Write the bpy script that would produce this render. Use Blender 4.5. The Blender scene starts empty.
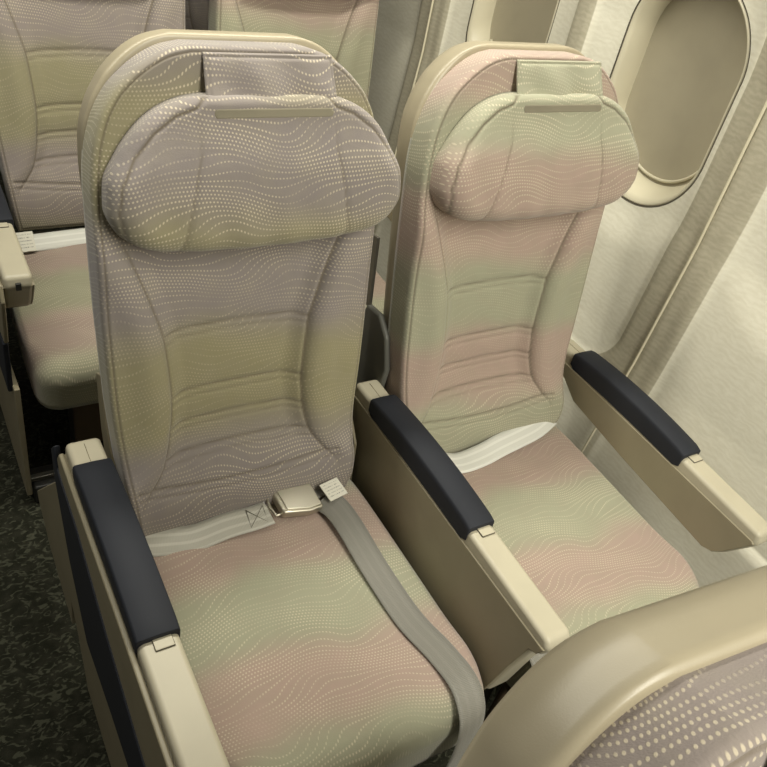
import bpy, bmesh, math, random
import numpy as np
from mathutils import Vector, Matrix
random.seed(4)
scene = bpy.context.scene
COL = scene.collection

# ------------------------------------------------------------------ camera
cam_d = bpy.data.cameras.new('camera')
cam = bpy.data.objects.new('camera', cam_d)
COL.objects.link(cam)
YAW, PITCH, ROLL, FPX = 0.6711, -0.6632, 0.2441, 791.0
_f = Vector((math.sin(YAW) * math.cos(PITCH), math.cos(YAW) * math.cos(PITCH), math.sin(PITCH)))
_r = Vector((math.cos(YAW), -math.sin(YAW), 0))
_u = _r.cross(_f)
_r2 = _r * math.cos(ROLL) + _u * math.sin(ROLL)
_u2 = -_r * math.sin(ROLL) + _u * math.cos(ROLL)
cam.matrix_world = Matrix(((_r2.x, _u2.x, -_f.x, -0.1661), (_r2.y, _u2.y, -_f.y, -0.9302),
                           (_r2.z, _u2.z, -_f.z, 1.5402), (0, 0, 0, 1)))
cam_d.sensor_width = 36
cam_d.sensor_fit = 'HORIZONTAL'
cam_d.lens = 36 * FPX / 767
cam_d.clip_start = 0.02
scene.camera = cam

# ------------------------------------------------------------------ world, cabin lights, exposure
w = bpy.data.worlds.new('cabin_air')
scene.world = w
w.use_nodes = True
w.node_tree.nodes['Background'].inputs[0].default_value = (1.0, 0.94, 0.82, 1)
w.node_tree.nodes['Background'].inputs[1].default_value = 0.10


def area(name, loc, target, sx, sy, power, colr):
    d = bpy.data.lights.new(name, 'AREA')
    d.shape = 'RECTANGLE'
    d.size, d.size_y, d.energy, d.color = sx, sy, power, colr
    o = bpy.data.objects.new(name, d)
    COL.objects.link(o)
    o.location = loc
    dv = (Vector(target) - Vector(loc)).normalized()
    o.rotation_euler = dv.to_track_quat('-Z', 'Y').to_euler()
    return o


area('sidewall_light', (0.90, 0.30, 1.95), (0.84, 0.30, 0.5), 0.16, 3.4, 33, (0.985, 0.95, 0.83))
area('ceiling_light', (0.62, -1.75, 2.20), (0.62, 0.0, 0.75), 0.5, 1.6, 34, (0.985, 0.95, 0.83))
scene.view_settings.view_transform = 'Standard'
scene.view_settings.look = 'None'
scene.view_settings.gamma = 1
scene.view_settings.use_curve_mapping = False
scene.view_settings.exposure = 0.42

SEAT_PITCH = 1.02
XC = (0.28, 0.79)


# ------------------------------------------------------------------ shader helpers
class S:
    """a float socket with arithmetic"""

    def __init__(self, nt, sock):
        self.nt, self.s = nt, sock

    def _m(self, op, *args, clamp=False):
        n = self.nt.nodes.new('ShaderNodeMath')
        n.operation = op
        n.use_clamp = clamp
        for i, a in enumerate((self,) + args):
            if isinstance(a, S):
                self.nt.links.new(a.s, n.inputs[i])
            else:
                n.inputs[i].default_value = a
        return S(self.nt, n.outputs[0])

    def __add__(self, o): return self._m('ADD', o)
    def __sub__(self, o): return self._m('SUBTRACT', o)
    def __mul__(self, o): return self._m('MULTIPLY', o)
    def __truediv__(self, o): return self._m('DIVIDE', o)
    def sin(self): return self._m('SINE')
    def fract(self): return self._m('FRACT')
    def floor(self): return self._m('FLOOR')
    def sqrt(self): return self._m('SQRT')
    def gt(self, v): return self._m('GREATER_THAN', v)
    def ramp(self, a, b):
        n = self.nt.nodes.new('ShaderNodeMapRange')
        n.interpolation_type = 'SMOOTHSTEP'
        self.nt.links.new(self.s, n.inputs['Value'])
        n.inputs['From Min'].default_value = min(a, b)
        n.inputs['From Max'].default_value = max(a, b)
        n.inputs['To Min'].default_value = 0 if a < b else 1
        n.inputs['To Max'].default_value = 1 if a < b else 0
        return S(self.nt, n.outputs[0])


def new_mat(name, rough=0.6, color=(0.5, 0.5, 0.5), metallic=0.0, spec=0.5):
    m = bpy.data.materials.new(name)
    m.use_nodes = True
    b = m.node_tree.nodes['Principled BSDF']
    b.inputs['Base Color'].default_value = (*color, 1)
    b.inputs['Roughness'].default_value = rough
    b.inputs['Metallic'].default_value = metallic
    b.inputs['Specular IOR Level'].default_value = spec
    return m, m.node_tree, b


def mixc(nt, f, a, b):
    n = nt.nodes.new('ShaderNodeMix')
    n.data_type = 'RGBA'
    for i, v in ((0, f), (6, a), (7, b)):
        if isinstance(v, S):
            nt.links.new(v.s, n.inputs[i])
        elif hasattr(v, 'node'):
            nt.links.new(v, n.inputs[i])
        else:
            n.inputs[i].default_value = v if i == 0 else (*v, 1)
    return n.outputs[2]


def noise(nt, vec, scale, detail=2, rough=0.5):
    n = nt.nodes.new('ShaderNodeTexNoise')
    if vec is not None:
        nt.links.new(vec, n.inputs['Vector'])
    n.inputs['Scale'].default_value = scale
    n.inputs['Detail'].default_value = detail
    n.inputs['Roughness'].default_value = rough
    return S(nt, n.outputs[0])


def bump(nt, bsdf, h, strength, dist):
    n = nt.nodes.new('ShaderNodeBump')
    n.inputs['Strength'].default_value = strength
    n.inputs['Distance'].default_value = dist
    nt.links.new(h.s, n.inputs['Height'])
    nt.links.new(n.outputs[0], bsdf.inputs['Normal'])


def coords(nt, kind):
    n = nt.nodes.new('ShaderNodeTexCoord')
    return n.outputs[kind]


def scaled(nt, vec, s):
    n = nt.nodes.new('ShaderNodeMapping')
    n.inputs['Scale'].default_value = s
    nt.links.new(vec, n.inputs['Vector'])
    return n.outputs[0]


def attr(nt, name):
    n = nt.nodes.new('ShaderNodeAttribute')
    n.attribute_type = 'OBJECT'
    n.attribute_name = name
    return S(nt, n.outputs['Fac'])


def fabric_mat():
    """woven moquette: broad colour bands crossed by wavy rows of cream dots; tone and phase are set per object"""
    m, nt, b = new_mat('dotted_wave_fabric', 0.9, spec=0.25)
    uv = coords(nt, 'UV')
    sp = nt.nodes.new('ShaderNodeSeparateXYZ')
    nt.links.new(uv, sp.inputs[0])
    x, y = S(nt, sp.outputs[0]), S(nt, sp.outputs[1])
    tone, phase = attr(nt, 'tone'), attr(nt, 'phase')
    big = noise(nt, uv, 5, 2)
    # colour bands
    t = (y + (big - 0.5) * 0.10 + (x * 9.0).sin() * 0.012) / (tone * -0.08 + 0.36) * (2 * math.pi) + phase * (2 * math.pi)
    s = (t.sin() * 0.75 + 0.5)._m('MINIMUM', 1.0)._m('MAXIMUM', 0.0)
    s = s.ramp(0.0, 1.0)
    c1 = mixc(nt, tone, (0.232, 0.204, 0.192), (0.385, 0.290, 0.242))
    c2 = mixc(nt, tone, (0.262, 0.238, 0.14), (0.325, 0.325, 0.232))
    base = mixc(nt, s, c1, c2)
    mott = noise(nt, uv, 30, 3)
    base = mixc(nt, mott.ramp(0.3, 0.75) * 0.22, base, (0.30, 0.27, 0.2))
    # wavy dotted rows
    gx = x * 24.0 + y * 8.0 + phase * 7.0
    g = gx.sin() * 0.011 + (x * 51.0 - y * 15.0).sin() * 0.003 + (big - 0.5) * 0.03
    arg = y * 75.0 + (x * 13.0).sin() * 1.6 + x * 8.0
    ROW = 0.0078
    phi = (y + g + arg.sin() * (0.52 / 75.0)) / ROW
    fac = (arg + math.pi / 2).sin() * 0.50 + 1.0
    row = phi.floor()
    cx = ((x / 0.0050 + row * 0.37).fract() - 0.5) * 0.0050
    cy = (phi.fract() - 0.5) * ROW / fac
    d = (cx * cx + cy * cy).sqrt()
    dots = d.ramp(0.0017, 0.0008)
    fade = noise(nt, uv, 9, 1).ramp(0.32, 0.60) * 0.52 + 0.20
    gain = y.ramp(.12, .42)._m('MAXIMUM', y.ramp(-.005, -.05) * 0.85) * 0.62 + 0.38
    base = mixc(nt, dots * fade * gain, base, (0.62, 0.545, 0.40))
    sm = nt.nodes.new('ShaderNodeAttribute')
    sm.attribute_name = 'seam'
    base = mixc(nt, S(nt, sm.outputs['Fac']) * 0.80, base, (0.13, 0.105, 0.07))  # brown seam thread, plus crease shadow painted into the fabric colour
    nt.links.new(base, b.inputs['Base Color'])
    weave = noise(nt, scaled(nt, uv, (1, 2.2, 1)), 420, 2)
    soft = noise(nt, uv, 26, 3)
    bump(nt, b, weave * 0.25 + soft * 1.2 + dots * 0.12, 0.55, 0.0022)
    b.inputs['Sheen Weight'].default_value = 0.25
    b.inputs['Sheen Roughness'].default_value = 0.5
    return m


def plastic_mat(name, color, rough=0.42, var=0.06):
    m, nt, b = new_mat(name, rough, color)
    o = coords(nt, 'Object')
    n = noise(nt, o, 14, 3)
    dk = tuple(c * (1 - 2.2 * var) for c in color)
    nt.links.new(mixc(nt, n.ramp(0.35, 0.8), color, dk), b.inputs['Base Color'])
    bump(nt, b, noise(nt, o, 900, 1), 0.12, 0.0004)
    return m


def webbing_mat(name, color, stripe):
    m, nt, b = new_mat(name, 0.5, color, spec=0.6)
    uv = coords(nt, 'UV')
    sp = nt.nodes.new('ShaderNodeSeparateXYZ')
    nt.links.new(uv, sp.inputs[0])
    x, y = S(nt, sp.outputs[0]), S(nt, sp.outputs[1])
    st = (x * 18.85 + 0.6).sin().ramp(0.3, 0.8)
    nt.links.new(mixc(nt, st, color, stripe), b.inputs['Base Color'])
    rib = (y * 2600.0).sin() + noise(nt, uv, 60, 2) * 0.8
    bump(nt, b, rib, 0.35, 0.0006)
    b.inputs['Sheen Weight'].default_value = 0.3
    return m


def carpet_mat():
    m, nt, b = new_mat('dark_flecked_carpet', 0.95, spec=0.1)
    o = coords(nt, 'Object')
    warp = noise(nt, o, 40, 2)
    v = nt.nodes.new('ShaderNodeTexNoise')
    nt.links.new(scaled(nt, o, (1, 1.5, 1)), v.inputs['Vector'])
    v.inputs['Scale'].default_value = 48
    v.inputs['Detail'].default_value = 1
    v.inputs['Distortion'].default_value = 1.6
    f = S(nt, v.outputs[0]).ramp(0.52, 0.66)
    c = mixc(nt, warp.ramp(0.35, 0.7), (0.020, 0.021, 0.014), (0.034, 0.034, 0.024))
    c = mixc(nt, f * 0.85, c, (0.085, 0.088, 0.062))
    nt.links.new(c, b.inputs['Base Color'])
    bump(nt, b, noise(nt, o, 350, 2) + f * 0.5, 0.7, 0.003)
    return m


def wall_mat():
    m, nt, b = new_mat('sidewall_laminate', 0.55, spec=0.35)
    n = nt.nodes.new('ShaderNodeAttribute')
    n.attribute_name = 'recess'
    z = S(nt, n.outputs['Fac'])
    o = coords(nt, 'Object')
    g1 = noise(nt, scaled(nt, o, (40, 45, 130)), 1.0, 4, 0.6)
    wv = nt.nodes.new('ShaderNodeTexWave')
    wv.inputs['Scale'].default_value = 26
    wv.inputs['Distortion'].default_value = 9
    wv.inputs['Detail'].default_value = 3
    wv.inputs['Detail Scale'].default_value = 1.2
    wv.bands_direction = 'Z'
    nt.links.new(o, wv.inputs['Vector'])
    grain = g1 * 0.82 + S(nt, wv.outputs['Fac']) * 0.18
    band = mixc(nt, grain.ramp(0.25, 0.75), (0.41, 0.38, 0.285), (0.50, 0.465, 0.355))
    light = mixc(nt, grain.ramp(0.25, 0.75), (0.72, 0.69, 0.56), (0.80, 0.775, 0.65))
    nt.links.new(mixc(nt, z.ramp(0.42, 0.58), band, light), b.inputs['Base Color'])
    bump(nt, b, grain, 0.06, 0.0005)
    return m


M = {}
M['fabric'] = fabric_mat()
M['cream'] = plastic_mat('cream_plastic', (0.50, 0.46, 0.345), 0.42, 0.03)
M['taupe'] = plastic_mat('taupe_plastic', (0.27, 0.235, 0.155), 0.45, 0.04)
M['side'] = plastic_mat('shaded_cream_plastic', (0.29, 0.255, 0.17), 0.45, 0.04)  # the cream plastic again, darkened for the shaded sides of the arms
M['shell'] = plastic_mat('shell_plastic', (0.36, 0.315, 0.22), 0.35, 0.03)
M['navy'] = plastic_mat('navy_pad_vinyl', (0.010, 0.0125, 0.020), 0.72, 0.05)
M['dark'] = plastic_mat('dark_plastic', (0.03, 0.03, 0.027), 0.5, 0.05)
M['grey'] = plastic_mat('dark_grey_plastic', (0.10, 0.10, 0.085), 0.45, 0.05)
M['brown'] = plastic_mat('brown_vinyl', (0.10, 0.068, 0.04), 0.6, 0.1)
M['strip'] = plastic_mat('hook_strip', (0.22, 0.198, 0.14), 0.85, 0.12)
M['piping'] = plastic_mat('stitch_thread', (0.20, 0.17, 0.10), 0.9, 0.1)
M['web'] = webbing_mat('grey_webbing', (0.42, 0.405, 0.345), (0.52, 0.505, 0.44))
M['webdark'] = webbing_mat('plain_grey_webbing', (0.205, 0.197, 0.168), (0.222, 0.213, 0.182))
M['webwhite'] = webbing_mat('pale_webbing', (0.66, 0.66, 0.60), (0.76, 0.76, 0.70))
M['thread'] = plastic_mat('dark_thread', (0.22, 0.21, 0.17), 0.9, 0.05)
M['palethread'] = plastic_mat('pale_thread', (0.62, 0.61, 0.55), 0.9, 0.05)
M['steel'] = new_mat('brushed_steel', 0.33, (0.55, 0.52, 0.43), 0.85)[0]
M['darksteel'] = new_mat('dull_steel', 0.4, (0.22, 0.21, 0.18), 0.8)[0]
M['carpet'] = carpet_mat()
M['wall'] = wall_mat()
M['frame'] = plastic_mat('window_frame_plastic', (0.62, 0.575, 0.43), 0.35, 0.02)
M['shade'] = plastic_mat('window_shade_plastic', (0.40, 0.36, 0.26), 0.5, 0.03)
M['gap'] = new_mat('shadow_gap', 0.9, (0.09, 0.078, 0.055))[0]
M['lip'] = plastic_mat('joint_lip', (0.72, 0.67, 0.50), 0.35, 0.02)


def tag_mat():
    m, nt, b = new_mat('printed_tag', 0.6, (0.72, 0.70, 0.60))
    uv = coords(nt, 'UV')
    sp = nt.nodes.new('ShaderNodeSeparateXYZ')
    nt.links.new(uv, sp.inputs[0])
    x, y = S(nt, sp.outputs[0]), S(nt, sp.outputs[1])
    line = (y * 38.0).sin().ramp(0.35, 0.6)
    let = noise(nt, scaled(nt, uv, (46, 6, 1)), 1.0, 1).ramp(0.48, 0.54)
    inx = x.ramp(0.10, 0.13) * x.ramp(0.92, 0.88) * y.ramp(0.12, 0.16) * y.ramp(0.9, 0.86)
    nt.links.new(mixc(nt, line * let * inx * 0.7, (0.72, 0.70, 0.60), (0.12, 0.11, 0.09)), b.inputs['Base Color'])
    return m


M['tag'] = tag_mat()


# ------------------------------------------------------------------ mesh helpers
def mesh_obj(name, verts, faces, mat, parent=None, uvs=None, smooth=True, loc=(0, 0, 0), rot=(0, 0, 0)):
    me = bpy.data.meshes.new(name)
    me.from_pydata([tuple(map(float, v)) for v in verts], [], faces)
    if uvs is not None:
        lay = me.uv_layers.new(name='UVMap')
        idx = np.empty(len(me.loops), dtype=np.int32)
        me.loops.foreach_get('vertex_index', idx)
        lay.data.foreach_set('uv', np.asarray(uvs, dtype=np.float32)[idx].ravel())
    if smooth:
        me.polygons.foreach_set('use_smooth', [True] * len(me.polygons))
    me.materials.append(mat)
    me.update()
    o = bpy.data.objects.new(name, me)
    COL.objects.link(o)
    o.parent = parent
    o.location = loc
    o.rotation_euler = rot
    return o


def bevel(o, width, seg=3, angle=30):
    b = o.modifiers.new('bevel', 'BEVEL')
    b.width = width
    b.segments = seg
    b.limit_method = 'ANGLE'
    b.angle_limit = math.radians(angle)
    b.harden_normals = True
    return o


def empty(name, loc, label=None, cat=None, group=None):
    o = bpy.data.objects.new(name, None)
    COL.objects.link(o)
    o.empty_display_size = 0.1
    o.location = loc
    if label: o['label'] = label
    if cat: o['category'] = cat
    if group: o['group'] = group
    return o


def prism(name, poly, x0, x1, mat, parent=None, bev=0.004, loc=(0, 0, 0), rot=(0, 0, 0), seg=3, taper=None):
    """polygon in (y, z) extruded along x"""
    n = len(poly)
    v = [(x0, y, z) for y, z in poly] + [(x1, y, z) for y, z in poly]
    f = [list(range(n)), list(range(2 * n - 1, n - 1, -1))]
    for i in range(n):
        j = (i + 1) % n
        f.append([i, i + n, j + n, j])
    o = mesh_obj(name, v, f, mat, parent, smooth=True, loc=loc, rot=rot)
    bm = bmesh.new()
    bm.from_mesh(o.data)
    bmesh.ops.recalc_face_normals(bm, faces=bm.faces)
    bm.to_mesh(o.data)
    bm.free()
    if bev: bevel(o, bev, seg)
    return o


def box(name, x0, x1, y0, y1, z0, z1, mat, parent=None, bev=0.004, loc=(0, 0, 0), rot=(0, 0, 0)):
    return prism(name, [(y0, z0), (y1, z0), (y1, z1), (y0, z1)], x0, x1, mat, parent, bev, loc, rot)


def tube(name, pts, r, mat, parent=None, closed=False, seg=6, loc=(0, 0, 0), rot=(0, 0, 0)):
    pts = [Vector(p) for p in pts]
    n = len(pts)
    verts, faces = [], []
    up = Vector((0.13, 0.21, 0.97))
    for i, p in enumerate(pts):
        a = pts[(i - 1) % n] if (closed or i > 0) else p
        c = pts[(i + 1) % n] if (closed or i < n - 1) else p
        t = (c - a).normalized()
        s = t.cross(up)
        if s.length < 1e-3: s = t.cross(Vector((1, 0, 0)))
        s.normalize()
        q = t.cross(s)
        for k in range(seg):
            an = 2 * math.pi * k / seg
            verts.append(p + s * (r * math.cos(an)) + q * (r * math.sin(an)))
    m = n if closed else n - 1
    for i in range(m):
        for k in range(seg):
            a, b_ = i * seg + k, i * seg + (k + 1) % seg
            c, d = ((i + 1) % n) * seg + (k + 1) % seg, ((i + 1) % n) * seg + k
            faces.append([a, b_, c, d])
    if not closed:
        faces.append(list(range(seg))[::-1])
        faces.append([(n - 1) * seg + k for k in range(seg)])
    return mesh_obj(name, verts, faces, mat, parent, loc=loc, rot=rot)


def smooth_path(pts, n):
    P = [np.array(p, float) for p in pts]
    P = [2 * P[0] - P[1]] + P + [2 * P[-1] - P[-2]]
    out = []
    segs = len(P) - 3
    for k in range(n + 1):
        t = k / n * segs
        i = min(int(t), segs - 1)
        u = t - i
        a, b_, c, d = P[i:i + 4]
        out.append(0.5 * ((2 * b_) + (c - a) * u + (2 * a - 5 * b_ + 4 * c - d) * u * u + (3 * b_ - a - 3 * c + d) * u ** 3))
    return out


def ribbon(name, pts, dirs, width, mat, parent=None, thick=0.0016, n=60, loc=(0, 0, 0)):
    """flat strap: centre path, direction across the strap at each control point"""
    C = smooth_path(pts, n)
    D = smooth_path(dirs, n)
    verts, uvs, faces = [], [], []
    K = 6
    L = 0.0
    for i, (c, d) in enumerate(zip(C, D)):
        if i: L += np.linalg.norm(c - C[i - 1])
        t = C[min(i + 1, n)] - C[max(i - 1, 0)]
        t = t / np.linalg.norm(t)
        d = d - t * d.dot(t)
        d = d / np.linalg.norm(d)
        nn = np.cross(t, d)
        if nn[2] < -0.2: nn = -nn
        for side in (1, -1):
            for k in range(K + 1):
                a = k / K - 0.5
                verts.append(c + d * (a * width) + nn * (side * thick / 2))
                uvs.append((k / K, L))
    row = 2 * (K + 1)
    for i in range(n):
        a, b_ = i * row, (i + 1) * row
        for k in range(K):
            faces.append([a + k, a + k + 1, b_ + k + 1, b_ + k])
            faces.append([a + K + 1 + k + 1, a + K + 1 + k, b_ + K + 1 + k, b_ + K + 1 + k + 1])
        faces.append([a + K + 1, a, b_, b_ + K + 1])
        faces.append([a + K, a + 2 * K + 1, b_ + 2 * K + 1, b_ + K])
    for e in (0, n * row):
        faces.append([e + k for k in range(K + 1)] + [e + K + 1 + k for k in range(K, -1, -1)])
    return mesh_obj(name, verts, faces, mat, parent, uvs, loc=loc)


def polydist(U, V, poly):
    """distance from points to polyline"""
    d = np.full(U.shape, 9.0)
    for (a, b_), (c, e) in zip(poly[:-1], poly[1:]):
        vx, vy = c - a, e - b_
        L = vx * vx + vy * vy + 1e-12
        t = np.clip(((U - a) * vx + (V - b_) * vy) / L, 0, 1)
        d = np.minimum(d, np.hypot(U - a - t * vx, V - b_ - t * vy))
    return d


def pillow(hwf, v0, v1, wfun, back_w, r_edge, nu=100, nv=150, asym=None, sides=8, side_off=None):
    """upholstered slab. (u, v) across / along, w is height toward the viewer. returns verts(u, v, w), faces, uvs, boundary"""
    t = np.linspace(0, 1, nv + 1)
    t = 0.5 * t + 0.5 * (0.5 - 0.5 * np.cos(np.pi * t))
    vs = v0 + (v1 - v0) * t
    ss = np.linspace(-1, 1, nu + 1)
    ss = 0.65 * ss + 0.35 * np.sin(ss * np.pi / 2)
    hw = np.array([hwf(v) for v in vs])
    U = hw[:, None] * ss[None, :]
    V = np.repeat(vs[:, None], nu + 1, 1)
    out = [(-h, v) for h, v in zip(hw, vs)] + [(h, v) for h, v in zip(hw[::-1], vs[::-1])]
    out.append(out[0])
    d = polydist(U, V, out)
    rr = r_edge(U, V) if callable(r_edge) else np.full(U.shape, r_edge)
    k = np.clip(1 - d / rr, 0, 1)
    W = wfun(U, V, d) - rr * (1 - np.sqrt(np.maximum(0, 1 - k * k)))
    verts = list(np.stack([U.ravel(), V.ravel(), W.ravel()], 1))
    uvs = list(np.stack([U.ravel(), V.ravel()], 1))
    faces = []
    R = nu + 1
    for j in range(nv):
        for i in range(nu):
            faces.append([j * R + i, j * R + i + 1, (j + 1) * R + i + 1, (j + 1) * R + i])
    loop = [i for i in range(R)] + [j * R + nu for j in range(1, nv + 1)] + [nv * R + i for i in range(nu - 1, -1, -1)] + [j * R for j in range(nv - 1, 0, -1)]
    B = np.array([verts[i][:2] for i in loop])
    W0 = np.array([verts[i][2] for i in loop])
    n = len(loop)
    tang = np.roll(B, -2, 0) - np.roll(B, 2, 0)
    nor = np.stack([tang[:, 1], -tang[:, 0]], 1)
    nor /= np.linalg.norm(nor, axis=1)[:, None] + 1e-9
    prev = loop
    for q in range(1, sides + 1):
        f = q / sides
        Wq = W0 - 0.003 * f if back_w == 'thin' else W0 + (back_w - W0) * f
        off = side_off(f) if side_off else 0
        base = len(verts)
        for i in range(n):
            p = B[i] + nor[i] * off
            verts.append((p[0], p[1], Wq[i]))
            g = B[i] + nor[i] * (W0[i] - Wq[i])
            uvs.append((g[0], g[1]))
        cur = [base + i for i in range(n)]
        for i in range(n):
            j = (i + 1) % n
            faces.append([prev[i], cur[i], cur[j], prev[j]])
        prev = cur
    cidx = len(verts)
    verts.append((0, (v0 + v1) / 2, float(np.mean(W0)) - .006 if back_w == 'thin' else back_w))
    uvs.append((0, (v0 + v1) / 2))
    for i in range(n):
        faces.append([prev[i], cidx, prev[(i + 1) % n]])
    return np.array([tuple(v) for v in verts]), faces, np.array([tuple(u) for u in uvs]), B


def interp(tab):
    xs, ys = zip(*tab)
    return lambda v: float(np.interp(v, xs, ys))


def spl(tab):
    """smooth monotone table lookup"""
    xs = np.array([a for a, _ in tab], float)
    ys = np.array([b_ for _, b_ in tab], float)
    h = np.diff(xs)
    dl = np.diff(ys) / h
    m = np.zeros(len(xs))
    m[0], m[-1] = dl[0], dl[-1]
    for i in range(1, len(xs) - 1):
        m[i] = 0 if dl[i - 1] * dl[i] <= 0 else 2 * dl[i - 1] * dl[i] / (dl[i - 1] + dl[i])

    def f(v):
        v = min(max(v, xs[0]), xs[-1])
        i = min(int(np.searchsorted(xs, v, 'right')) - 1, len(xs) - 2)
        t = (v - xs[i]) / h[i]
        return float((1 + 2 * t) * (1 - t) ** 2 * ys[i] + t * (1 - t) ** 2 * h[i] * m[i]
                     + t * t * (3 - 2 * t) * ys[i + 1] + t * t * (t - 1) * h[i] * m[i + 1])
    return f


# ------------------------------------------------------------------ the setting
def wall_x(z):
    return float(np.interp(z, [0, .2, .35, .6, .9, 1.2, 1.5, 1.8, 2.1], [1.10, 1.135, 1.157, 1.187, 1.205, 1.20, 1.175, 1.125, 1.04]))


JOINTS = (-1.155, -0.085, 0.985, 2.055)
WIN = (-0.350, 0.153, 0.686)
WZ, WHW, WHH, WR = 1.106, 0.156, 0.232, 0.150


def rrect(y, z, yc, zc, hw, hh, r):
    qx = np.abs(y - yc) - hw + r
    qz = np.abs(z - zc) - hh + r
    return np.hypot(np.maximum(qx, 0), np.maximum(qz, 0)) + np.minimum(np.maximum(qx, qz), 0) - r


def sst(a, b_, x):
    t = np.clip((x - a) / (b_ - a), 0, 1)
    return t * t * (3 - 2 * t)


fl = mesh_obj('floor', [(-2.2, -2.6, 0), (1.1, -2.6, 0), (1.1, 4.2, 0), (-2.2, 4.2, 0)], [[0, 1, 2, 3]], M['carpet'], smooth=False)
fl['kind'] = 'structure'

ys = np.arange(-1.7, 3.0, 0.0085)
zs = np.concatenate([np.arange(0, 0.45, 0.03), np.arange(0.45, 2.06, 0.0085)])
Y, Z = np.meshgrid(ys, zs)
sd_win = np.full(Y.shape, 9.0)
for c in WIN:
    sd_win = np.minimum(sd_win, rrect(Y, Z, c, WZ, WHW, WHH, WR))
# snap grid vertices near the opening onto its edge
eps = 0.0085
for it in range(3):
    gY, gZ = np.zeros_like(Y), np.zeros_like(Z)
    s = np.full(Y.shape, 9.0)
    sy, sz = s.copy(), s.copy()
    for c in WIN:
        s = np.minimum(s, rrect(Y, Z, c, WZ, WHW, WHH, WR))
        sy = np.minimum(sy, rrect(Y + 1e-4, Z, c, WZ, WHW, WHH, WR))
        sz = np.minimum(sz, rrect(Y, Z + 1e-4, c, WZ, WHW, WHH, WR))
    near = (sd_win > -eps * 1.0) & (sd_win < eps * 0.5)
    Y = np.where(near, Y - (sy - s) / 1e-4 * s, Y)
    Z = np.where(near, Z - (sz - s) / 1e-4 * s, Z)
sd_win = np.full(Y.shape, 9.0)
zone = np.full(Y.shape, 9.0)
for c in WIN:
    sd_win = np.minimum(sd_win, rrect(Y, Z, c, WZ, WHW, WHH, WR))
for a, b_ in zip(JOINTS[:-1], JOINTS[1:]):
    zb = 0.20 if a < -1 else 0.52
    zone = np.minimum(zone, rrect(Y, Z, (a + b_) / 2, zb + 1.0, (b_ - a) / 2 - 0.066, 1.0, 0.10))
for j in JOINTS[:-1]:      # the plain strip between the two windows of a panel
    c = j + 0.5125
    strip = np.maximum(np.abs(Y - c) - 0.028, 0.75 - Z)
    zone = np.where(strip < 0.06, np.maximum(zone, -strip), zone)
zone = np.minimum(zone, Z - 0.43)
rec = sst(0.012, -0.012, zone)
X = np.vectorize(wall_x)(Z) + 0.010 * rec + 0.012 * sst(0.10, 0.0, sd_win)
# panel overlap at each joint
for j in JOINTS:
    X -= 0.004 * np.exp(-((Y - j + 0.012) / 0.010) ** 2)
nz, ny = Y.shape
verts = np.stack([X.ravel(), Y.ravel(), Z.ravel()], 1)
faces = []
inside = sd_win < 1e-4
for i in range(nz - 1):
    for j in range(ny - 1):
        if inside[i, j] and inside[i + 1, j] and inside[i, j + 1] and inside[i + 1, j + 1]: continue
        faces.append([i * ny + j, (i + 1) * ny + j, (i + 1) * ny + j + 1, i * ny + j + 1])
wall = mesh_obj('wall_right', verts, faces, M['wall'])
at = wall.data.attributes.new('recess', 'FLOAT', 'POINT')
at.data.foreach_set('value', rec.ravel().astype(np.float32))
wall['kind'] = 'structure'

for q, j in enumerate(JOINTS[1:3]):
    zz = np.linspace(0.02, 2.0, 80)
    o = tube(f'trim_{q + 1}', [(wall_x(z) - 0.0035, j, z) for z in zz], 0.0030, M['lip'], seg=8)
    o['kind'] = 'structure'


def ring_pts(hw, hh, r, n=22):
    pts = []
    for cx, cz, a0 in ((hw - r, hh - r, 0), (-(hw - r), hh - r, 90), (-(hw - r), -(hh - r), 180), (hw - r, -(hh - r), 270)):
        for k in range(n):
            a = math.radians(a0 + 90 * k / (n - 1))
            pts.append((cx + r * math.cos(a), cz + r * math.sin(a)))
    return pts


def loft_rings(name, rings, yc, zc, mat, parent=None, cap=False):
    verts, faces = [], []
    n = None
    for hw, hh, r, dep, dz in rings:
        p = ring_pts(hw, hh, r)
        n = len(p)
        for a, b_ in p:
            z = zc + b_ + dz
            verts.append((wall_x(z) + 0.022 + dep, yc + a, z))
    for q in range(len(rings) - 1):
        for i in range(n):
            j = (i + 1) % n
            faces.append([q * n + i, q * n + j, (q + 1) * n + j, (q + 1) * n + i])
    if cap:
        c = len(verts)
        z = zc + rings[-1][4]
        verts.append((wall_x(z) + 0.022 + rings[-1][3], yc, z))
        b0 = (len(rings) - 1) * n
        for i in range(n): faces.append([b0 + i, b0 + (i + 1) % n, c])
    return mesh_obj(name, verts, faces, mat, parent)


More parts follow.
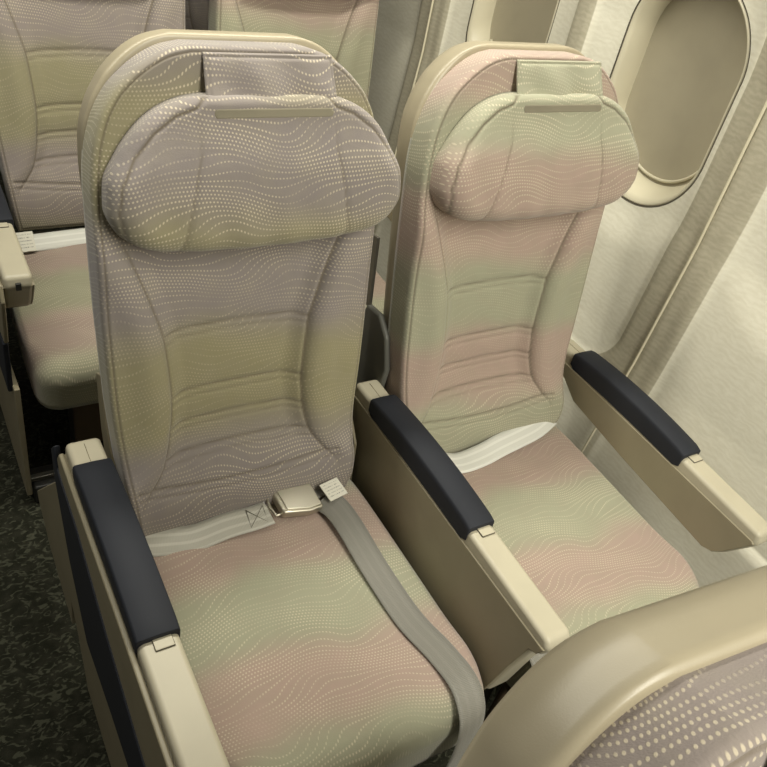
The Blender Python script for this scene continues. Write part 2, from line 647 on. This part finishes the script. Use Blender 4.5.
for q, c in enumerate(WIN[:3]):
    g = loft_rings(f'window_{q + 1}', [(WHW + .0012, WHH + .0012, WR, -0.0002, 0), (WHW - .0005, WHH - .0005, WR - .001, -0.0006, 0), (WHW - .002, WHH - .002, WR - .002, 0.006, 0)], c, WZ, M['gap'])
    g['kind'] = 'structure'
    loft_rings('window_frame', [(WHW - .0015, WHH - .0015, WR - .003, 0.010, 0), (WHW - .002, WHH - .002, WR - .003, 0.001, 0), (WHW - .006, WHH - .006, WR - .005, -0.001, 0),
                                (WHW - .012, WHH - .014, WR - .010, 0.012, 0.003), (WHW - .016, WHH - .024, WR - .014, 0.034, 0.008),
                                (WHW - .018, WHH - .030, WR - .016, 0.056, 0.010), (WHW - .021, WHH - .033, WR - .018, 0.074, 0.010)], c, WZ, M['frame'], g)
    sh = loft_rings('window_shade', [(WHW - .0185, WHH - .0300, WR - .016, 0.060, 0.0105), (WHW - .024, WHH - .036, WR - .020, 0.0615, 0.0105), (WHW - .05, WHH - .07, WR - .045, 0.061, 0.0105)], c, WZ, M['shade'], g, cap=True)
    # bright lip along the lower edge of the shade and a dark tube painting the finger recess's shadow
    lip = []
    for a, b_ in ring_pts(WHW - .026, WHH - .040, WR - .022):
        if b_ < -(WHH - .040) * 0.62: lip.append((a, b_))
    lip.sort()
    tube('shade_lip', [(wall_x(WZ + b_ + .0105) + 0.022 + 0.058, c + a, WZ + b_ + .0105) for a, b_ in lip], 0.0035, M['frame'], g, seg=8)
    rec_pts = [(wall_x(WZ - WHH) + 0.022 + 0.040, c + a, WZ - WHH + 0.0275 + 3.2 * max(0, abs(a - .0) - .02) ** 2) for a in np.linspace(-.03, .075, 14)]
    tube('recess_shadow', rec_pts, 0.0038, M['gap'], g, seg=8)

# ------------------------------------------------------------------ seats
A = math.atan(0.19)
BASE = (-0.013, -0.065, 0.62)          # origin of the backrest frame in the seat's own coordinates
# half width of the upholstered face against height along the back
HW = spl([(-.17, .186), (-.10, .196), (0, .204), (.12, .211), (.30, .214), (.42, .213), (.47, .208), (.51, .197), (.545, .178), (.570, .153), (.588, .127), (.598, .104), (.603, .080)])
VB, VT = -.158, .603
SEAM = spl([(-.17, .19), (-.075, .172), (-.045, .148), (-.015, .128), (.03, .116), (.09, .110), (.19, .117), (.26, .135), (.33, .160), (.37, .175), (.6, .19)])
HSEAMS = [0.207, 0.100, 0.045, -0.005, -0.061]


SEAMV = {}


def note_seam(name, val):
    a = SEAMV.get(name)
    SEAMV[name] = val if a is None else np.maximum(a, val)


def back_w(U, V, d):
    inner = np.vectorize(SEAM)(V)
    sg = inner - np.abs(U + .010)                              # >0 inside the centre panel
    body = sst(0.40, 0.30, V)
    low = sst(0.02, -0.07, V)
    rcs = -0.024 * sst(-0.018, 0.030, sg) * body * (1 - low)
    bol = 0.010 * np.exp(-((sg + 0.030) / 0.028) ** 2) * body
    lum = 0.025 * np.exp(-((V + 0.10) / 0.075) ** 2)
    W = rcs + bol + lum
    # vertical seam
    vs_mask = body * sst(-0.09, -0.04, V)
    W = W - 0.0048 * np.exp(-(sg / 0.0034) ** 2) * vs_mask
    note_seam('b', np.exp(-(sg / 0.0019) ** 2) * vs_mask)
    # puffs between the cross seams and the seams themselves
    mask = sst(-0.004, 0.006, sg)
    for k, v in enumerate(HSEAMS):
        vv = V - v + 0.035 * (U / 0.15) ** 2 * (0.25 if k < 4 else -0.25)
        m = mask if k < 4 else sst(.0, .01, 0.182 - np.abs(U + .012))
        W = W - m * (0.0040 * np.exp(-(vv / 0.0030) ** 2) + 0.0022 * np.exp(-((vv + 0.0125) / 0.0030) ** 2)
                     + 0.0018 * np.exp(-(vv / 0.014) ** 2))
        note_seam('b', m * (0.8 * np.exp(-(vv / 0.0017) ** 2) + 0.35 * np.exp(-((vv + 0.0125) / 0.0015) ** 2)))
    # stitched line just inside the rim
    W = W - 0.0018 * np.exp(-((d - 0.007) / 0.0018) ** 2)
    note_seam('b', 0.8 * np.exp(-((d - 0.0075) / 0.0015) ** 2))
    return W


bv, bf, buv, bB = pillow(HW, VB, VT, back_w, -0.060, 0.010, nu=190, nv=290, sides=6)
PROTO = {}


def to_back(v): return np.stack([v[:, 0], -v[:, 2], v[:, 1]], 1)


def proto_mesh(name, v, f, uv, mat, seam=None):
    o = mesh_obj(name, v, f, mat, None, uv)
    me = o.data
    val = np.zeros(len(v), np.float32)
    if seam: val[:SEAMV[seam].size] = SEAMV[seam].ravel()
    me.attributes.new('seam', 'FLOAT', 'POINT').data.foreach_set('value', val)
    bm = bmesh.new()
    bm.from_mesh(me)
    bmesh.ops.recalc_face_normals(bm, faces=bm.faces)
    bm.to_mesh(me)
    bm.free()
    bpy.data.objects.remove(o)
    return me


PROTO['backrest_cushion'] = proto_mesh('backrest_cushion', to_back(bv), bf, buv, M['fabric'], 'b')

# hard shell round the back of the upholstery
SHW = lambda v: HW(min(v, VT)) + 0.0035
sv, sf, suv, sB = pillow(lambda v: HW(min(max(v - .008, VB), VT)) + .0075 - .0065 * min(1, max(0, (.60 - v) / .05)) - .010 * (1 - min(1, max(0, (v - .34) / .16))), VB + .06, VT + .008, lambda U, V, d: 0 * U - 0.052, -0.112, 0.004, nu=40, nv=120, sides=8,
                         side_off=lambda f: -0.011 * max(0, f - .45) ** 2 / .3)
sv2 = sv.copy()
PROTO['backrest_shell'] = proto_mesh('backrest_shell', to_back(sv2), sf, suv, M['shell'])


def outline_path(inset, w, v_from, step=0.008):
    vs = np.linspace(v_from, VT - 0.0005, 120)
    L = [(-(HW(v) - inset), v - (inset if v > .58 else 0)) for v in vs]
    R_ = [(HW(v) - inset, v - (inset if v > .58 else 0)) for v in vs[::-1]]
    return [(u, -w, v) for u, v in L + R_]


# headrest with wings
HRH = spl([(.340, .030), (.342, .09), (.349, .150), (.362, .186), (.380, .206), (.408, .2155), (.44, .2135), (.475, .197), (.505, .175), (.525, .153), (.538, .129), (.545, .106), (.548, .085)])


def hr_w(U, V, d):
    W = 0.048 - 0.015 * sst(.45, .55, V) + 0.005 * sst(.10, .20, np.abs(U)) * sst(.53, .45, V)
    W = W + 0.006 * np.exp(-((V - .42) / .05) ** 2)
    # piped seam inside the wing, running up to the top corners
    seam = [(-.180, .352), (-.198, .378), (-.2055, .41), (-.200, .445), (-.182, .477), (-.156, .506), (-.126, .526), (-.098, .535), (-.086, .549)]
    for sg in (1, -1):
        dd = polydist(U, V, [(sg * a, b_) for a, b_ in seam])
        W = W - 0.0022 * np.exp(-(dd / 0.0025) ** 2)
        if U.size > 5000: note_seam('h', np.exp(-(dd / 0.0017) ** 2))
        dd = polydist(U, V, [(sg * .095, .545), (sg * .098, .48), (sg * .112, .42), (sg * .128, .338)])
        W = W - 0.0028 * np.exp(-(dd / 0.004) ** 2) * sst(.56, .40, V)
        if U.size > 5000: note_seam('h', 0.55 * np.exp(-(dd / 0.0017) ** 2) * sst(.54, .44, V))
    W = W + 0.0012 * np.sin(U * 95 + V * 30) * sst(.46, .37, V)
    return W


hv, hf, huv, hB = pillow(HRH, .340, .548, hr_w, -0.004, lambda U, V: 0.034 - 0.022 * sst(.47, .52, V), nu=120, nv=90, sides=5)
PROTO['headrest'] = proto_mesh('headrest', to_back(hv), hf, huv + np.array([0.03, 0.013]), M['fabric'], 'h')
# strip for the antimacassar, along the top edge of the headrest
vv, ff, uu, _ = pillow(lambda v: .086 - 90 * (v - .528) ** 2, .522, .534, lambda U, V, d: hr_w(0*U, V, d) + 0.0006, 0.010, 0.001, nu=40, nv=8, sides=2)
PROTO['fastener_strip'] = proto_mesh('fastener_strip', to_back(vv), ff, uu, M['strip'])


# loose flap above the headrest
def flap_w(U, V, d):
    h = (0.596 - V) / 0.066
    return 0.006 + 0.020 * np.clip(h, 0, 1) ** 0.8 + 0.0075 * np.sin(U * 62 + 1.0 + V * 25) * np.clip(h, 0, 1) * sst(.10, .03, np.abs(U - .02)) \
        + 0.002 * np.sin(U * 31 + V * 90) * np.clip(h, 0, 1) - 0.0025 * np.exp(-((d - .004) / .002) ** 2)


vv, ff, uu, _ = pillow(lambda v: .0905 + .002 * (0.596 - v) / .066, 0.536, .596, flap_w, 'thin', 0.003, nu=70, nv=36, sides=2)
PROTO['headrest_flap'] = proto_mesh('headrest_flap', to_back(vv), ff, uu + np.array([.015, .02]), M['fabric'])

# seat cushion: v runs from the back (0) to the front edge
CB, CF = -0.030, -0.570
CHW = spl([(.030, .196), (.10, .203), (.25, .209), (.40, .213), (.50, .214), (.530, .210), (.548, .203), (.560, .194), (.568, .182), (.574, .165)])


def cush_w(U, V, d):
    W = 0.484 - 0.012 * sst(.05, .50, V) + 0.006 * (1 - (U / .21) ** 2) - 0.004
    W = W + 0.008 * np.exp(-((V - .50) / .06) ** 2)
    W = W - 0.012 * np.exp(-((V - .03) / .05) ** 2)
    return W - 0.0025 * np.exp(-((d - 0.006) / 0.003) ** 2) * sst(.5, .4, V)


cv, cf, cuv, cB = pillow(CHW, .030, .574, cush_w, 0.355, lambda U, V: 0.016 + 0.026 * sst(.46, .55, V), nu=90, nv=110, sides=6,
                         side_off=lambda f: -0.006 * f)
cv = np.stack([cv[:, 0], -cv[:, 1], cv[:, 2]], 1)
PROTO['seat_cushion'] = proto_mesh('seat_cushion', cv, cf, cuv * np.array([1, -1]), M['fabric'])


def cushion_top(u, y, row=0):
    v = -y
    a = np.array([[u]]), np.array([[v]])
    return float(cush_w(a[0], a[1], np.array([[.1]]))[0, 0])


def part(name, me, parent, loc=(0, 0, 0), rot=(0, 0, 0), **props):
    o = bpy.data.objects.new(name, me)
    COL.objects.link(o)
    o.parent = parent
    o.location = loc
    o.rotation_euler = rot
    for k, v in props.items(): o[k] = v
    return o


def armrest(parent, x0, x1, kind, dx, lift=0.0):
    """kind: aisle, middle, wall. x in cabin coordinates, dx the seat centre"""
    x0, x1 = x0 - dx, x1 - dx
    T = 0.628
    if kind != 'middle':
        poly = [(0.004, T), (-.30, T + .002), (-.566, T - .006), (-.572, T - .030), (-.534, .536), (-.520, .520), (-.498, .512), (-.26, .527), (-.10, .542), (-.060, .566), (0.012, .60)]
    else:
        poly = [(0.004, T), (-.30, T + .002), (-.578, T - .008), (-.588, T - .022), (-.580, T - .045), (-.566, .575), (-.548, .50), (-.530, .405), (-.40, .36), (0.0, .36), (0.012, .42)]
    arm = prism('armrest', poly, x0, x1, M['cream'], parent, bev=0.009, seg=4)
    arm.location = (-.35 * lift, 0, lift)
    # side skins in cream darkened to paint their shade, a hair proud of the core
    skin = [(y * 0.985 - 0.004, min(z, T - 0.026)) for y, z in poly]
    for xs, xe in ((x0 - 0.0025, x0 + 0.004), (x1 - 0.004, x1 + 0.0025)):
        prism('shaded_side_skin', skin, xs, xe, M['side'], arm, bev=0.0018, seg=2)
    # bowed navy pad
    n = 26
    verts, faces = [], []
    prof = [(-.505, -.026), (-.515, -.012), (-.515, .002), (-.50, .0075), (-.45, .0105), (0, .0115), (.45, .0105), (.50, .0075), (.515, .002), (.515, -.012), (.505, -.026)]
    K = len(prof)
    wd = (x1 - x0)
    for i in range(n + 1):
        t = i / n
        y = -.056 - .321 * t
        bow = 0.010 * math.sin(math.pi * t) ** 0.8
        for a, h in prof:
            verts.append(((x0 + x1) / 2 + a * (wd + 0.003), y, T + h * (0.75 if i in (0, n) else 1) + bow * (1 if h > -.02 else .3)))
    for i in range(n):
        for k in range(K - 1):
            faces.append([i * K + k, i * K + k + 1, (i + 1) * K + k + 1, (i + 1) * K + k])
        faces.append([i * K + K - 1, i * K, (i + 1) * K, (i + 1) * K + K - 1])
    faces.append(list(range(K))[::-1])
    faces.append([n * K + k for k in range(K)])
    pad = mesh_obj('armrest_pad', verts, faces, M['navy'], arm)
    bevel(pad, 0.0015, 2, 50)
    # release tab in front of the pad
    xm = (x0 + x1) / 2
    gp = box('tab_gap', xm - .0085, xm + .0170, -.3935, -.377, T - .001, T + .0012, M['gap'], arm, 0.0008)
    box('release_tab', xm - .0078, xm + .0163, -.3927, -.376, T, T + .0018, M['cream'], arm, 0.001)
    if lift:
        box('release_button', xm - .006, xm + .004, -.5745, -.567, T - .034, T - .019, M['dark'], arm, 0.001)
    # seam across the rear cap
    box('cap_seam', xm - .0004, xm + .0004, -.054, -.008, T - .0005, T + .0007, M['piping'], arm, 0)
    if kind == 'aisle':
        # outer skin of the arm, the dark bumper moulding curving down under it, and the panel below
        out = [(.004, .606), (.022, .580), (.010, .552), (-.10, .543), (-.275, .488), (-.44, .452), (-.555, .46), (-.583, .575), (-.57, .607), (-.3, .611)]
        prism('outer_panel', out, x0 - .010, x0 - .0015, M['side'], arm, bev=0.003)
        bum = [(.030, .600), (.052, .575), (.045, .520), (-.03, .385), (-.13, .283), (-.285, .305), (-.54, .32), (-.55, .455), (-.44, .458), (-.275, .496), (-.10, .550), (.016, .560), (.026, .580)]
        prism('bumper_strip', bum, x0 - .013, x0 - .002, M['navy'], arm, bev=0.003)
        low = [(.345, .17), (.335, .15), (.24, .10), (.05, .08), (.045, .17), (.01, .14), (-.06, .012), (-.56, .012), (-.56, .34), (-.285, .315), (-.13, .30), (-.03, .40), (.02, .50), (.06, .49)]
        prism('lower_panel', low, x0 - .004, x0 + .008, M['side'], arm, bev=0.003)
    return arm


def finish(root, arms, xc):
    for kind, x0, x1 in arms:
        armrest(root, x0, x1, kind, xc, .022 if root.location.y > .5 else 0)
    return root


def seat(name, side, row, label, tone, phase, ctone, cphase, arms, lean=0.0, drop=0.0, hr=None, bx=0.0):
    xc = XC[side]
    root = empty(name, (xc - (.0385 if row < 0 else 0), row * SEAT_PITCH if row >= 0 else -1.030, 0), label, 'seat', 'upholstered cabin seats')
    if row < 0: root.rotation_euler.z = math.radians(-5)
    b = (BASE[0] + bx, BASE[1], BASE[2] + (.024 if drop else 0))
    rot = (-A - lean, 0, 0)
    hr = hr or (tone, phase)
    part('backrest_cushion', PROTO['backrest_cushion'], root, b, rot, tone=tone, phase=phase)
    part('backrest_shell', PROTO['backrest_shell'], root, b, rot, label='beige plastic back shell')
    h = part('headrest', PROTO['headrest'], root, (b[0] + .013, b[1], b[2]), rot, tone=hr[0], phase=hr[1])
    part('fastener_strip', PROTO['fastener_strip'], h, (.008, 0, 0))
    part('headrest_flap', PROTO['headrest_flap'], root, (b[0] + .024, b[1], b[2]), rot, tone=tone, phase=.18 if tone > .5 else .14)
    part('seat_cushion', PROTO['seat_cushion'], root, (-1.5 * drop, 0, -drop), (1.3 * drop, 0, 0), tone=ctone, phase=cphase)
    box('seat_pan', -.185, .185, -.535, -.03, .30 - drop, .362 - drop, M['brown'], root, 0.01)
    box('front_apron', -.17, .17, -.50, -.485, .10, .31 - drop, M['brown'], root, 0.006)
    if drop:
        for o in root.children:
            if o.name.split('.')[0] in ('backrest_cushion', 'backrest_shell', 'headrest', 'headrest_flap'): o.scale = (1.07, 1, 1.13)
    for s in (-1, 1):
        box('leg', s * .15 - .015, s * .15 + .015, -.46, -.40, .0, .31 - drop, M['grey'], root, 0.006)
        box('leg', s * .15 - .015, s * .15 + .015, -.12, -.06, .0, .31 - drop, M['grey'], root, 0.006)
        br = prism('side_bracket', [(-.072, .42), (-.034, .42), (.050, .60), (.070, .70), (.045, .715), (.005, .61), (-.060, .53)], s * .216 - .003, s * .216 + .003, M['taupe'], root, 0.002)
        box('bolt', s * .2165 - .0045, s * .2165 + .0045, -.040, -.032, .505, .513, M['dark'], br, 0.001)
    # hinge cover and recline bar on the aisle side of the back
    if side == 0: return finish(root, arms, xc)
    c = prism('hinge_cover', [(.035, .47), (-.012, .58), (-.018, .66), (.005, .72), (.040, .748), (.085, .742), (.13, .60), (.13, .47)], -.235, -.222, M['grey'], root, 0.006)
    prism('recline_bar', [(.078, .735), (.108, .735), (.128, .868), (.098, .874)], -.232, -.226, M['darksteel'], root, 0.0015)
    return finish(root, arms, xc)


ARM_A = ('aisle', -.005, .048)
ARM_M = ('middle', .510, .558)
ARM_W = ('wall', 1.010, 1.057)
s_al = seat('cabin_seat', 0, 0, 'greyish lavender and olive seat on the aisle with a buckled belt across its cushion', 0.0, .96, 1.0, .36, [ARM_A], hr=(0.0, .389))
s_wi = seat('cabin_seat', 1, 0, 'pink and green patterned seat beside the window with a pale strap end on its cushion', 1.0, .621, 1.0, .34, [ARM_M, ARM_W], hr=(1.0, .31))
s_ra = seat('cabin_seat', 0, 1, 'brownish olive seat behind the lavender aisle seat, with a tagged white belt', 0.1, .93, 0.8, .34, [ARM_A], drop=.03, lean=-.03, bx=.022)
s_rw = seat('cabin_seat', 1, 1, 'pinkish seat behind the gap between the two main seats, against the wall', 0.85, .55, 1.0, .2, [ARM_M, ARM_W], drop=.03, lean=-.03, bx=.045)
s_tw = seat('cabin_seat', 1, 2, 'yellowish seat glimpsed farthest back through the gap at the top edge', 0.0, .60, 1.0, .5, [ARM_M])
s_fr = seat('cabin_seat', 0, -1, 'reclined seat in the near bottom corner, seen from above its beige shell rim', 0.15, .05, 1.0, .5, [], lean=0.15)


# ------------------------------------------------------------------ seat belts
def flat(xs, up=0.0035, side=0):
    """points (x, y) laid on the cushion of a main seat"""
    out = []
    for p in xs:
        x, y = p[:2]
        dz = p[2] if len(p) > 2 else 0
        out.append((x, y, cushion_top(x - XC[side], y) + up + dz))
    return out


belt = empty('seat_belt', (0.30, -.13, .49), 'grey lap belt with a steel buckle lying across the aisle seat cushion', 'seat belt', 'lap belts')
L0 = Vector((0.30, -.13, .49))


def rel(pts, o): return [tuple(Vector(p) - o) for p in pts]


strapL = ribbon('strap', rel(flat([(.055, -.115, .014), (.115, -.126, .004), (.160, -.134, .001), (.215, -.133, .006), (.262, -.135, .008), (.292, -.134, .010)]), L0),
                [(0.1, 1, .35), (.08, 1, .42), (.05, 1, .30), (.0, 1, .22), (-.05, 1, .15), (-.1, 1, .12)], .047, M['web'], belt)
# cross stitched square near the tongue
stz = flat([(.255, -.118, .0125), (.285, -.118, .0135), (.283, -.151, .0075), (.252, -.151, .006)])
tube('stitching', rel([stz[0], stz[2], stz[1], stz[3], stz[0]], L0), .0009, M['thread'], strapL)
# buckle
bk = empty('buckle', (0, 0, 0))
bk.parent = belt
bx = flat([(.345, -.122, .010)])[0]
bk.location = Vector(bx) - L0
bk.rotation_euler = (0.12, 0.02, 0.10)
bkbody = None


def buckle_plate(name, w0, w1, L, z0, z1, mat, parent, bev, off=0.0):
    poly = [(-L / 2, -w0 / 2), (L * .12, -w1 / 2), (L / 2, -w1 / 2), (L / 2, w1 / 2), (L * .12, w1 / 2), (-L / 2, w0 / 2)]
    v = [(x + off, y, z0) for x, y in poly] + [(x + off, y, z1) for x, y in poly]
    n = len(poly)
    f = [list(range(n))[::-1], list(range(n, 2 * n))] + [[i, (i + 1) % n, (i + 1) % n + n, i + n] for i in range(n)]
    return bevel(mesh_obj(name, v, f, mat, parent), bev, 3)


bpy.data.objects.remove(bk)
bk = buckle_plate('buckle', .050, .074, .074, -.004, .014, M['steel'], belt, .004)
bk.location = Vector(bx) - L0
bk.rotation_euler = (0.16, 0.03, 0.08)
bk['label'] = 'brushed steel lift buckle'
buckle_plate('latch_flap', .043, .066, .064, .013, .0175, M['steel'], bk, .002, .002)
tg = tube('tongue', [(-.028, .017, .002), (-.046, .019, .001), (-.049, .0, .001), (-.046, -.019, .001), (-.028, -.017, .002)], .0028, M['steel'], belt, seg=8)
tg.location = bk.location
tg.rotation_euler = bk.rotation_euler
# short tagged strap end beyond the buckle
stR = ribbon('strap', rel(flat([(.372, -.112, .008), (.395, -.105, .008), (.425, -.098, .004), (.465, -.085, .0)]), L0),
             [(.1, 1, .1), (.1, 1, .1), (.12, 1, .15), (.15, 1, .2)], .044, M['webdark'], belt, n=24)


def tag(name, c, ux, uy, w, h, parent, t=.002):
    c, ux, uy = Vector(c), Vector(ux).normalized(), Vector(uy).normalized()
    n = ux.cross(uy).normalized()
    vs, uv = [], []
    for s in (1, -1):
        for a, b_ in ((-.5, -.5), (.5, -.5), (.5, .5), (-.5, .5)):
            vs.append(c + ux * (a * w) + uy * (b_ * h) + n * (s * t / 2))
            uv.append((a + .5, b_ + .5))
    return mesh_obj(name, vs, [[0, 1, 2, 3], [7, 6, 5, 4], [0, 4, 5, 1], [1, 5, 6, 2], [2, 6, 7, 3], [3, 7, 4, 0]], M['tag'], parent, uv, smooth=False)


tc = flat([(.414, -.134, .026)])[0]
tag('belt_tag', Vector(tc) - L0, (1, .22, -.04), (-.2, 1, .25), .040, .036, belt)['label'] = 'white printed tag'
tail = flat([(.394, -.136, .010), (.405, -.165, .014), (.411, -.21, .012), (.414, -.30, .006), (.421, -.40, .003), (.434, -.475, .003)])
tail += [(.438, -.535, .486), (.430, -.577, .466), (.418, -.595, .415), (.406, -.597, .345), (.396, -.593, .285)]
ribbon('tail_strap', rel(tail, L0), [(.9, .55, .3), (1, .35, .15), (1, .12, .05), (1, .05, 0), (1, .08, 0), (1, .10, 0), (1, .12, 0), (1, .15, 0), (1, .15, 0), (1, .15, 0), (1, .15, 0)],
       .050, M['webdark'], belt, n=110)
tube('end_stitch', rel([(.376, -.5980, .300), (.420, -.5915, .302)], L0), .0014, M['palethread'], belt)

belt2 = empty('seat_belt', (.80, -.12, .49), 'pale lap strap lying by itself along the back of the window seat cushion', 'seat belt', 'lap belts')
L1 = Vector((.80, -.12, .49))
s2 = ribbon('strap', rel(flat([(.665, -.132, .008), (.700, -.140, .004), (.752, -.138, .006), (.800, -.132, .012), (.850, -.126, .016), (.905, -.117, .020), (.960, -.100, .030)], side=1), L1),
            [(0, 1, .3), (0, 1, .25), (0, 1, .4), (.0, 1, .55), (.0, 1, .55), (.05, 1, .6), (.1, 1, .8)], .046, M['webwhite'], belt2)
hang = empty('seat_belt', (.60, -.58, .45), 'grey strap end hanging down in front of the window seat beside the middle armrest', 'seat belt', 'lap belts')
L2 = Vector((.60, -.58, .45))
ribbon('strap', rel([(.586, -.40, .488), (.586, -.50, .488), (.584, -.552, .482), (.578, -.590, .44), (.568, -.594, .36), (.556, -.592, .26)], L2),
       [(1, 0, 0)] * 6, .050, M['webdark'], hang, n=60)

belt3 = empty('seat_belt', (.12, .90, .45), 'white lap belt with a printed tag on the rear aisle seat', 'seat belt', 'lap belts')
L3 = Vector((.12, .90, .45))
ribbon('strap', rel([(.05, .862, .466), (.12, .872, .462), (.20, .882, .460), (.30, .888, .460), (.36, .888, .461)], L3), [(0, 1, .75)] * 5, .044, M['webwhite'], belt3, n=30)
tag('belt_tag', Vector((.090, .864, .471)) - L3, (1, .06, 0), (0, 1, .75), .046, .050, belt3)

# floor fittings below the rear aisle seat
ft = empty('seat_track_fitting', (.02, .48, 0), 'metal floor fitting with bolts at the foot of the rear aisle seat', 'fitting')
box('track_foot', -.02, .06, -.02, .05, .001, .055, M['dark'], ft, .006)
box('cross_bar', -.03, .10, .0, .015, .055, .068, M['darksteel'], ft, .003)
for xx in (.0, .035):
    tube('bolt', [(xx, -.021, .028), (xx, -.030, .028)], .007, M['steel'], ft, seg=10)
